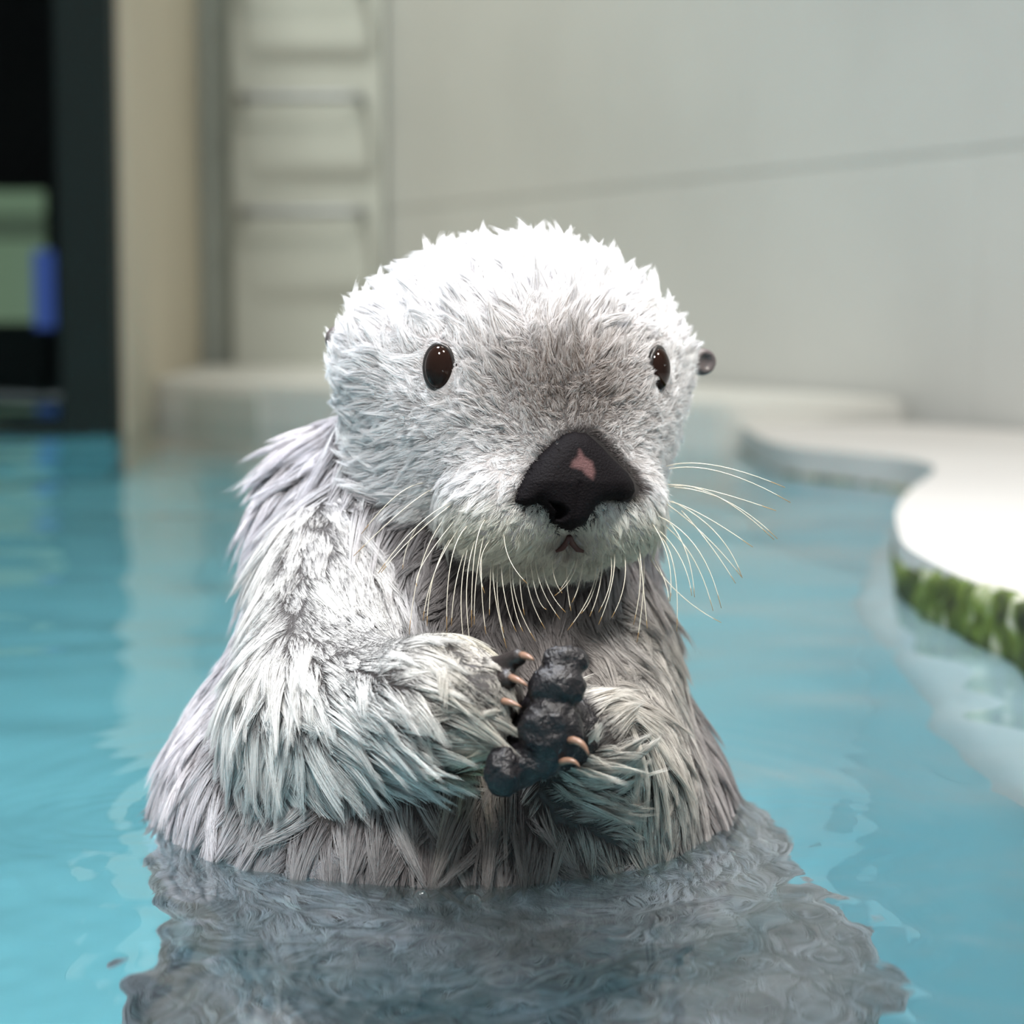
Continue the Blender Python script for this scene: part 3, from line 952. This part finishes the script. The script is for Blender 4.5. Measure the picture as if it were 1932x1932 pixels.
r0 = np.array([0.000088, 0.00012, 0.00011, 0.00010])[rpart] * (0.75 + 0.5 * rng.random(NS))
for k in range(K):
    rad[:, k] = r0 * (1 - 0.85 * s[k] ** 1.5)

M_fur = bpy.data.materials.new('wet_fur'); M_fur.use_nodes = True
nt = M_fur.node_tree
pb = nt.nodes['Principled BSDF']
pb.inputs['Roughness'].default_value = 0.34
pb.inputs['Specular IOR Level'].default_value = 0.42
at = nt.nodes.new('ShaderNodeAttribute'); at.attribute_name = 'tint'
nt.links.new(at.outputs['Color'], pb.inputs['Base Color'])
trl = nt.nodes.new('ShaderNodeBsdfTranslucent')
nt.links.new(at.outputs['Color'], trl.inputs['Color'])
mx = nt.nodes.new('ShaderNodeMixShader'); mx.inputs[0].default_value = 0.30
nt.links.new(pb.outputs[0], mx.inputs[1]); nt.links.new(trl.outputs[0], mx.inputs[2])
nt.links.new(mx.outputs[0], nt.nodes['Material Output'].inputs['Surface'])

def hair(name, pos, rad, col, parent):
    hc = bpy.data.hair_curves.new(name)
    n_, k_ = pos.shape[:2]
    hc.add_curves([k_] * n_)
    hc.points.foreach_set('position', np.ascontiguousarray(pos, np.float32).ravel())
    ra = hc.attributes.get('radius') or hc.attributes.new('radius', 'FLOAT', 'POINT')
    ra.data.foreach_set('value', np.ascontiguousarray(rad, np.float32).ravel())
    ta = hc.attributes.new('tint', 'FLOAT_COLOR', 'POINT')
    ta.data.foreach_set('color', np.ascontiguousarray(col, np.float32).ravel())
    hc.materials.append(M_fur)
    o = bpy.data.objects.new(name, hc)
    COL.objects.link(o)
    o.parent = parent
    o['kind'] = 'stuff'
    return o
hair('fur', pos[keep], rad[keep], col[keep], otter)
print('fur', keep.sum(), time.time() - T0)

# ------------------------------------------------------------------ whiskers
WL_ = [((640, 510), (430, 590), (160, 880)), ((700, 545), (480, 690), (105, 1040)), ((830, 640), (560, 830), (285, 1165)), ((850, 640), (540, 900), (305, 1160)),
       ((590, 790), (500, 960), (462, 1135)), ((780, 750), (600, 1100), (510, 1615)), ((860, 760), (620, 1080), (565, 1260)), ((880, 830), (700, 1150), (610, 1510)),
       ((830, 880), (690, 1180), (640, 1550)), ((960, 800), (820, 1060), (785, 1600)), ((930, 960), (850, 1240), (818, 1550)), ((950, 940), (890, 1300), (915, 1720)),
       ((1000, 900), (930, 1250), (960, 1720)), ((1080, 760), (990, 1000), (965, 1560)), ((1060, 870), (1000, 1200), (985, 1540)), ((1120, 900), (1030, 1080), (1060, 1310)),
       ((1040, 1000), (1040, 1300), (1070, 1610)), ((1110, 1060), (1100, 1250), (1095, 1470)), ((1120, 1060), (1140, 1350), (1220, 1710)), ((1160, 1080), (1155, 1350), (1200, 1600)),
       ((1180, 1060), (1210, 1350), (1290, 1590)), ((1200, 850), (1240, 1060), (1370, 1240)), ((1240, 1080), (1270, 1380), (1340, 1590)), ((1270, 1080), (1290, 1350), (1430, 1660)),
       ((1320, 1080), (1320, 1250), (1350, 1470)), ((1360, 1080), (1390, 1320), (1500, 1570)), ((1390, 1060), (1440, 1320), (1510, 1430)), ((1430, 1060), (1480, 1280), (1610, 1500)),
       ((1480, 1080), (1530, 1280), (1650, 1450)), ((1550, 1050), (1570, 1200), (1625, 1310)), ((1660, 1100), (1665, 1280), (1690, 1440)), ((1740, 1040), (1690, 1200), (1570, 1330)),
       ((1780, 1060), (1750, 1240), (1705, 1360))]
WR_ = [((840, 385), (1200, 380), (1705, 540)), ((860, 405), (1250, 430), (1745, 650)), ((850, 520), (1150, 560), (1640, 710)), ((860, 535), (1200, 600), (1625, 920)),
       ((900, 540), (1280, 640), (1650, 915)), ((850, 640), (1100, 740), (1470, 975)), ((830, 650), (1130, 900), (1395, 1200)), ((880, 640), (1200, 870), (1390, 1190)),
       ((950, 710), (1150, 950), (1345, 1240)), ((760, 740), (1060, 980), (1240, 1420)), ((800, 800), (1030, 1050), (1180, 1440)), ((830, 760), (980, 1000), (1045, 1340)),
       ((760, 830), (940, 1050), (1025, 1330)), ((720, 780), (850, 1050), (865, 1370)), ((800, 900), (900, 1150), (915, 1590)), ((700, 980), (820, 1200), (855, 1370)),
       ((720, 1060), (950, 1330), (1240, 1525)), ((610, 1000), (650, 1200), (600, 1540)), ((640, 960), (670, 1250), (700, 1570)), ((670, 1000), (670, 1300), (625, 1670)),
       ((530, 1000), (530, 1250), (440, 1490)), ((460, 1000), (440, 1250), (345, 1540)), ((430, 1010), (430, 1230), (345, 1450)), ((370, 1060), (350, 1270), (280, 1480)),
       ((320, 1080), (290, 1300), (120, 1580)), ((360, 1080), (300, 1320), (215, 1460)), ((230, 1070), (200, 1250), (150, 1380)), ((180, 1050), (130, 1180), (60, 1290)), ((110, 1100), (115, 1250), (145, 1440))]
M_whisk = bpy.data.materials.new('pale_whisker'); M_whisk.use_nodes = True
wb = M_whisk.node_tree.nodes['Principled BSDF']
wb.inputs['Base Color'].default_value = (0.70, 0.66, 0.55, 1)
wb.inputs['Roughness'].default_value = 0.25
wb.inputs['Transmission Weight'].default_value = 0.15
M_wtip = mat('brown_whisker_tip', (0.40, 0.25, 0.10), 0.3, 0.5)
for x0, lst in ((640, WL_), (1040, WR_)):
    for a, m, b in lst:
        A, Mm, B = [(x0 + v[0] * 0.2588, 780 + v[1] * 0.2588) for v in (a, m, b)]
        loc, nor = hit(*A)
        ya = loc[1] + 0.002 if loc is not None else 1.0
        ya = min(ya, 1.01)
        length = math.dist(A, B)
        yb = ya - 0.012 - 0.00004 * length
        pts = bez(P(*A, ya), P(*Mm, ya * 0.4 + yb * 0.6), P(*B, yb), 12)
        rr = 0.00021 * (0.8 + 0.4 * min(1, length / 200))
        w_o = tube('whisker', pts, [rr * (1 - 0.35 * i / 11) for i in range(12)], M_whisk, otter, 5)
        w_o.data.materials.append(M_wtip)
        mi = np.zeros(len(w_o.data.polygons), np.int32)
        mi[50:] = 1
        w_o.data.polygons.foreach_set('material_index', mi)

# ------------------------------------------------------------------ water
def axis(lo, hi, f0, f1, fine, coarse):
    a = [lo]
    x = lo
    while x < hi:
        if f0 - 0.05 <= x <= f1: st = fine
        else:
            dist = min(abs(x - f0), abs(x - f1))
            st = min(coarse, fine + dist * 0.08)
        x += st
        a.append(x)
    return np.array(a)
wx = axis(-3.2, 2.7, -0.5, 0.55, 0.0045, 0.06)
wy = axis(-1.1, 6.3, 0.6, 1.5, 0.005, 0.04)
WX, WY = np.meshgrid(wx, wy)
wp = np.stack([WX.ravel(), WY.ravel()], 1)
r_ = np.random.default_rng(21)
hz = np.zeros(len(wp))
for i in range(16):            # long lazy swell
    kx, ky = r_.normal(0, 7), r_.normal(0, 13)
    hz += 0.00058 * np.sin(wp @ np.array([kx, ky]) + r_.random() * 6.28)
for i in range(14):
    kx, ky = r_.normal(0, 22), r_.normal(0, 34)
    hz += 0.00026 * np.sin(wp @ np.array([kx, ky]) + r_.random() * 6.28)
def ring(cx, cy, lam, amp, fall, r0_):
    d = np.hypot(wp[:, 0] - cx, wp[:, 1] - cy)
    return amp * np.sin((d - r0_) * 2 * math.pi / lam) * np.exp(-((d - r0_) / fall) ** 2) * (d > r0_ * 0.6)
hz += ring(-0.03, 1.08, 0.026, 0.00022, 0.10, 0.17)
hz += ring(0.14, 1.02, 0.016, 0.00014, 0.07, 0.04)
hz += ring(-0.19, 1.05, 0.016, 0.00014, 0.06, 0.03)
nearf = np.exp(-((wp[:, 0]) / 0.28) ** 2 - ((wp[:, 1] - 0.85) / 0.20) ** 2)
for i in range(40):
    kx, ky = r_.normal(0, 190), r_.normal(0, 110)
    hz += 0.00008 * nearf * np.sin(wp @ np.array([kx, ky]) + r_.random() * 6.28)
# meniscus: water creeps up where the body breaks the surface
cols_n = len(wx)
ii = np.arange(len(wp)).reshape(WX.shape)
wf = np.stack([ii[:-1, :-1], ii[:-1, 1:], ii[1:, 1:], ii[1:, :-1]], -1).reshape(-1, 4)
M_water = bpy.data.materials.new('pool_water'); M_water.use_nodes = True
nt = M_water.node_tree
wb = nt.nodes['Principled BSDF']
wb.inputs['Base Color'].default_value = (0.88, 0.97, 0.98, 1)
wb.inputs['Transmission Weight'].default_value = 1.0
wb.inputs['Roughness'].default_value = 0.0
wb.inputs['IOR'].default_value = 1.333
wv = np.column_stack([wp, hz])
water = mesh_obj('water_surface', wv, wf, M_water)
tag(water, 'rippled clear blue pool water around the otter', 'water', kind='structure')
print('water', len(wf), time.time() - T0)

# ------------------------------------------------------------------ bubbles and drops
M_bub = bpy.data.materials.new('bubble_film'); M_bub.use_nodes = True
bb = M_bub.node_tree.nodes['Principled BSDF']
bb.inputs['Base Color'].default_value = (1, 1, 1, 1)
bb.inputs['Transmission Weight'].default_value = 1.0
bb.inputs['Roughness'].default_value = 0.0
bb.inputs['IOR'].default_value = 1.333
def water_pt(px, py):
    d = P(px, py, 1.0) - CAM
    return CAM + d * (CAM[2] / -d[2])
def bubble(px, py, r, label):
    c = water_pt(px, py)
    vs, fs = [], []
    for shell_r, flip in ((r, False), (r * 0.93, True)):
        b0 = len(vs)
        for j in range(9):
            t = math.pi / 2 * j / 8 * 0.999
            for i in range(20):
                a = 2 * math.pi * i / 20
                vs.append((c[0] + shell_r * math.cos(t) * math.cos(a), c[1] + shell_r * math.cos(t) * math.sin(a), 0.0008 + shell_r * math.sin(t)))
        for j in range(8):
            for i in range(20):
                f = (b0 + j * 20 + i, b0 + j * 20 + (i + 1) % 20, b0 + (j + 1) * 20 + (i + 1) % 20, b0 + (j + 1) * 20 + i)
                fs.append(f[::-1] if flip else f)
    o = mesh_obj('bubble', vs, fs, M_bub)
    return tag(o, label, 'bubble', 'bubbles on the water in front of the otter')
bubble(892, 1706, 0.0040, 'clear round bubble floating before the middle of the otter belly')
bubble(794, 1696, 0.0034, 'clear round bubble floating beside a slightly larger bubble')
for (px, py, r) in ((300, 1552, 0.0028), (330, 1556, 0.0016), (352, 1556, 0.0014), (440, 1538, 0.0028), (365, 1532, 0.0018), (335, 1570, 0.0018)):
    bubble(px, py, r * 1.3, 'tiny shining bubble at the waterline below the raised elbow')
for (px, py, r) in ((1168, 1646, 0.0022), (1203, 1646, 0.0014), (1224, 1662, 0.0020), (1233, 1672, 0.0016), (1320, 1674, 0.0014), (1380, 1616, 0.002)):
    bubble(px, py, r, 'tiny shining bubble at the waterline under the grey flank')

# water drops caught in the fur
dv, df = [], []
bm = bmesh.new(); bmesh.ops.create_icosphere(bm, subdivisions=2, radius=1)
iv = np.array([v.co[:] for v in bm.verts]); ifc = np.array([[v.index for v in f.verts] for f in bm.faces]); bm.free()
SPOTS = [(876, 706, 1.6), (772, 790, 2.0), (785, 800, 1.3), (868, 695, 1.0), (905, 735, 1.0), (945, 790, 1.6), (828, 815, 0.9), (845, 880, 0.9), (860, 830, 0.8), (770, 762, 0.9),
         (716, 1215, 1.0), (720, 1190, 0.9), (655, 980, 1.0), (520, 1365, 1.2), (640, 1408, 0.9), (650, 1425, 0.8), (1270, 655, 1.1), (1228, 640, 0.9), (1115, 930, 0.6), (967, 925, 0.7), (848, 935, 1.0), (800, 900, 0.8)]
for k in range(70):
    SPOTS.append((rng.uniform(700, 1260), rng.uniform(600, 900), rng.uniform(0.3, 0.6)))
for k in range(40):
    SPOTS.append((rng.uniform(500, 880), rng.uniform(1200, 1420), rng.uniform(0.3, 0.6)))
for px, py, r in SPOTS:
    loc, nor = hit(px, py)
    if loc is None or inside(NOSE, np.array(px), np.array(py)): continue
    c = loc + nor * 0.006
    b0 = len(dv) * 1
    dv.extend((c + iv * r * 0.001).tolist()); df.extend((ifc + b0).tolist())
dr = mesh_obj('water_drops', dv, df, M_bub, otter)
dr['kind'] = 'stuff'
print('done', time.time() - T0)
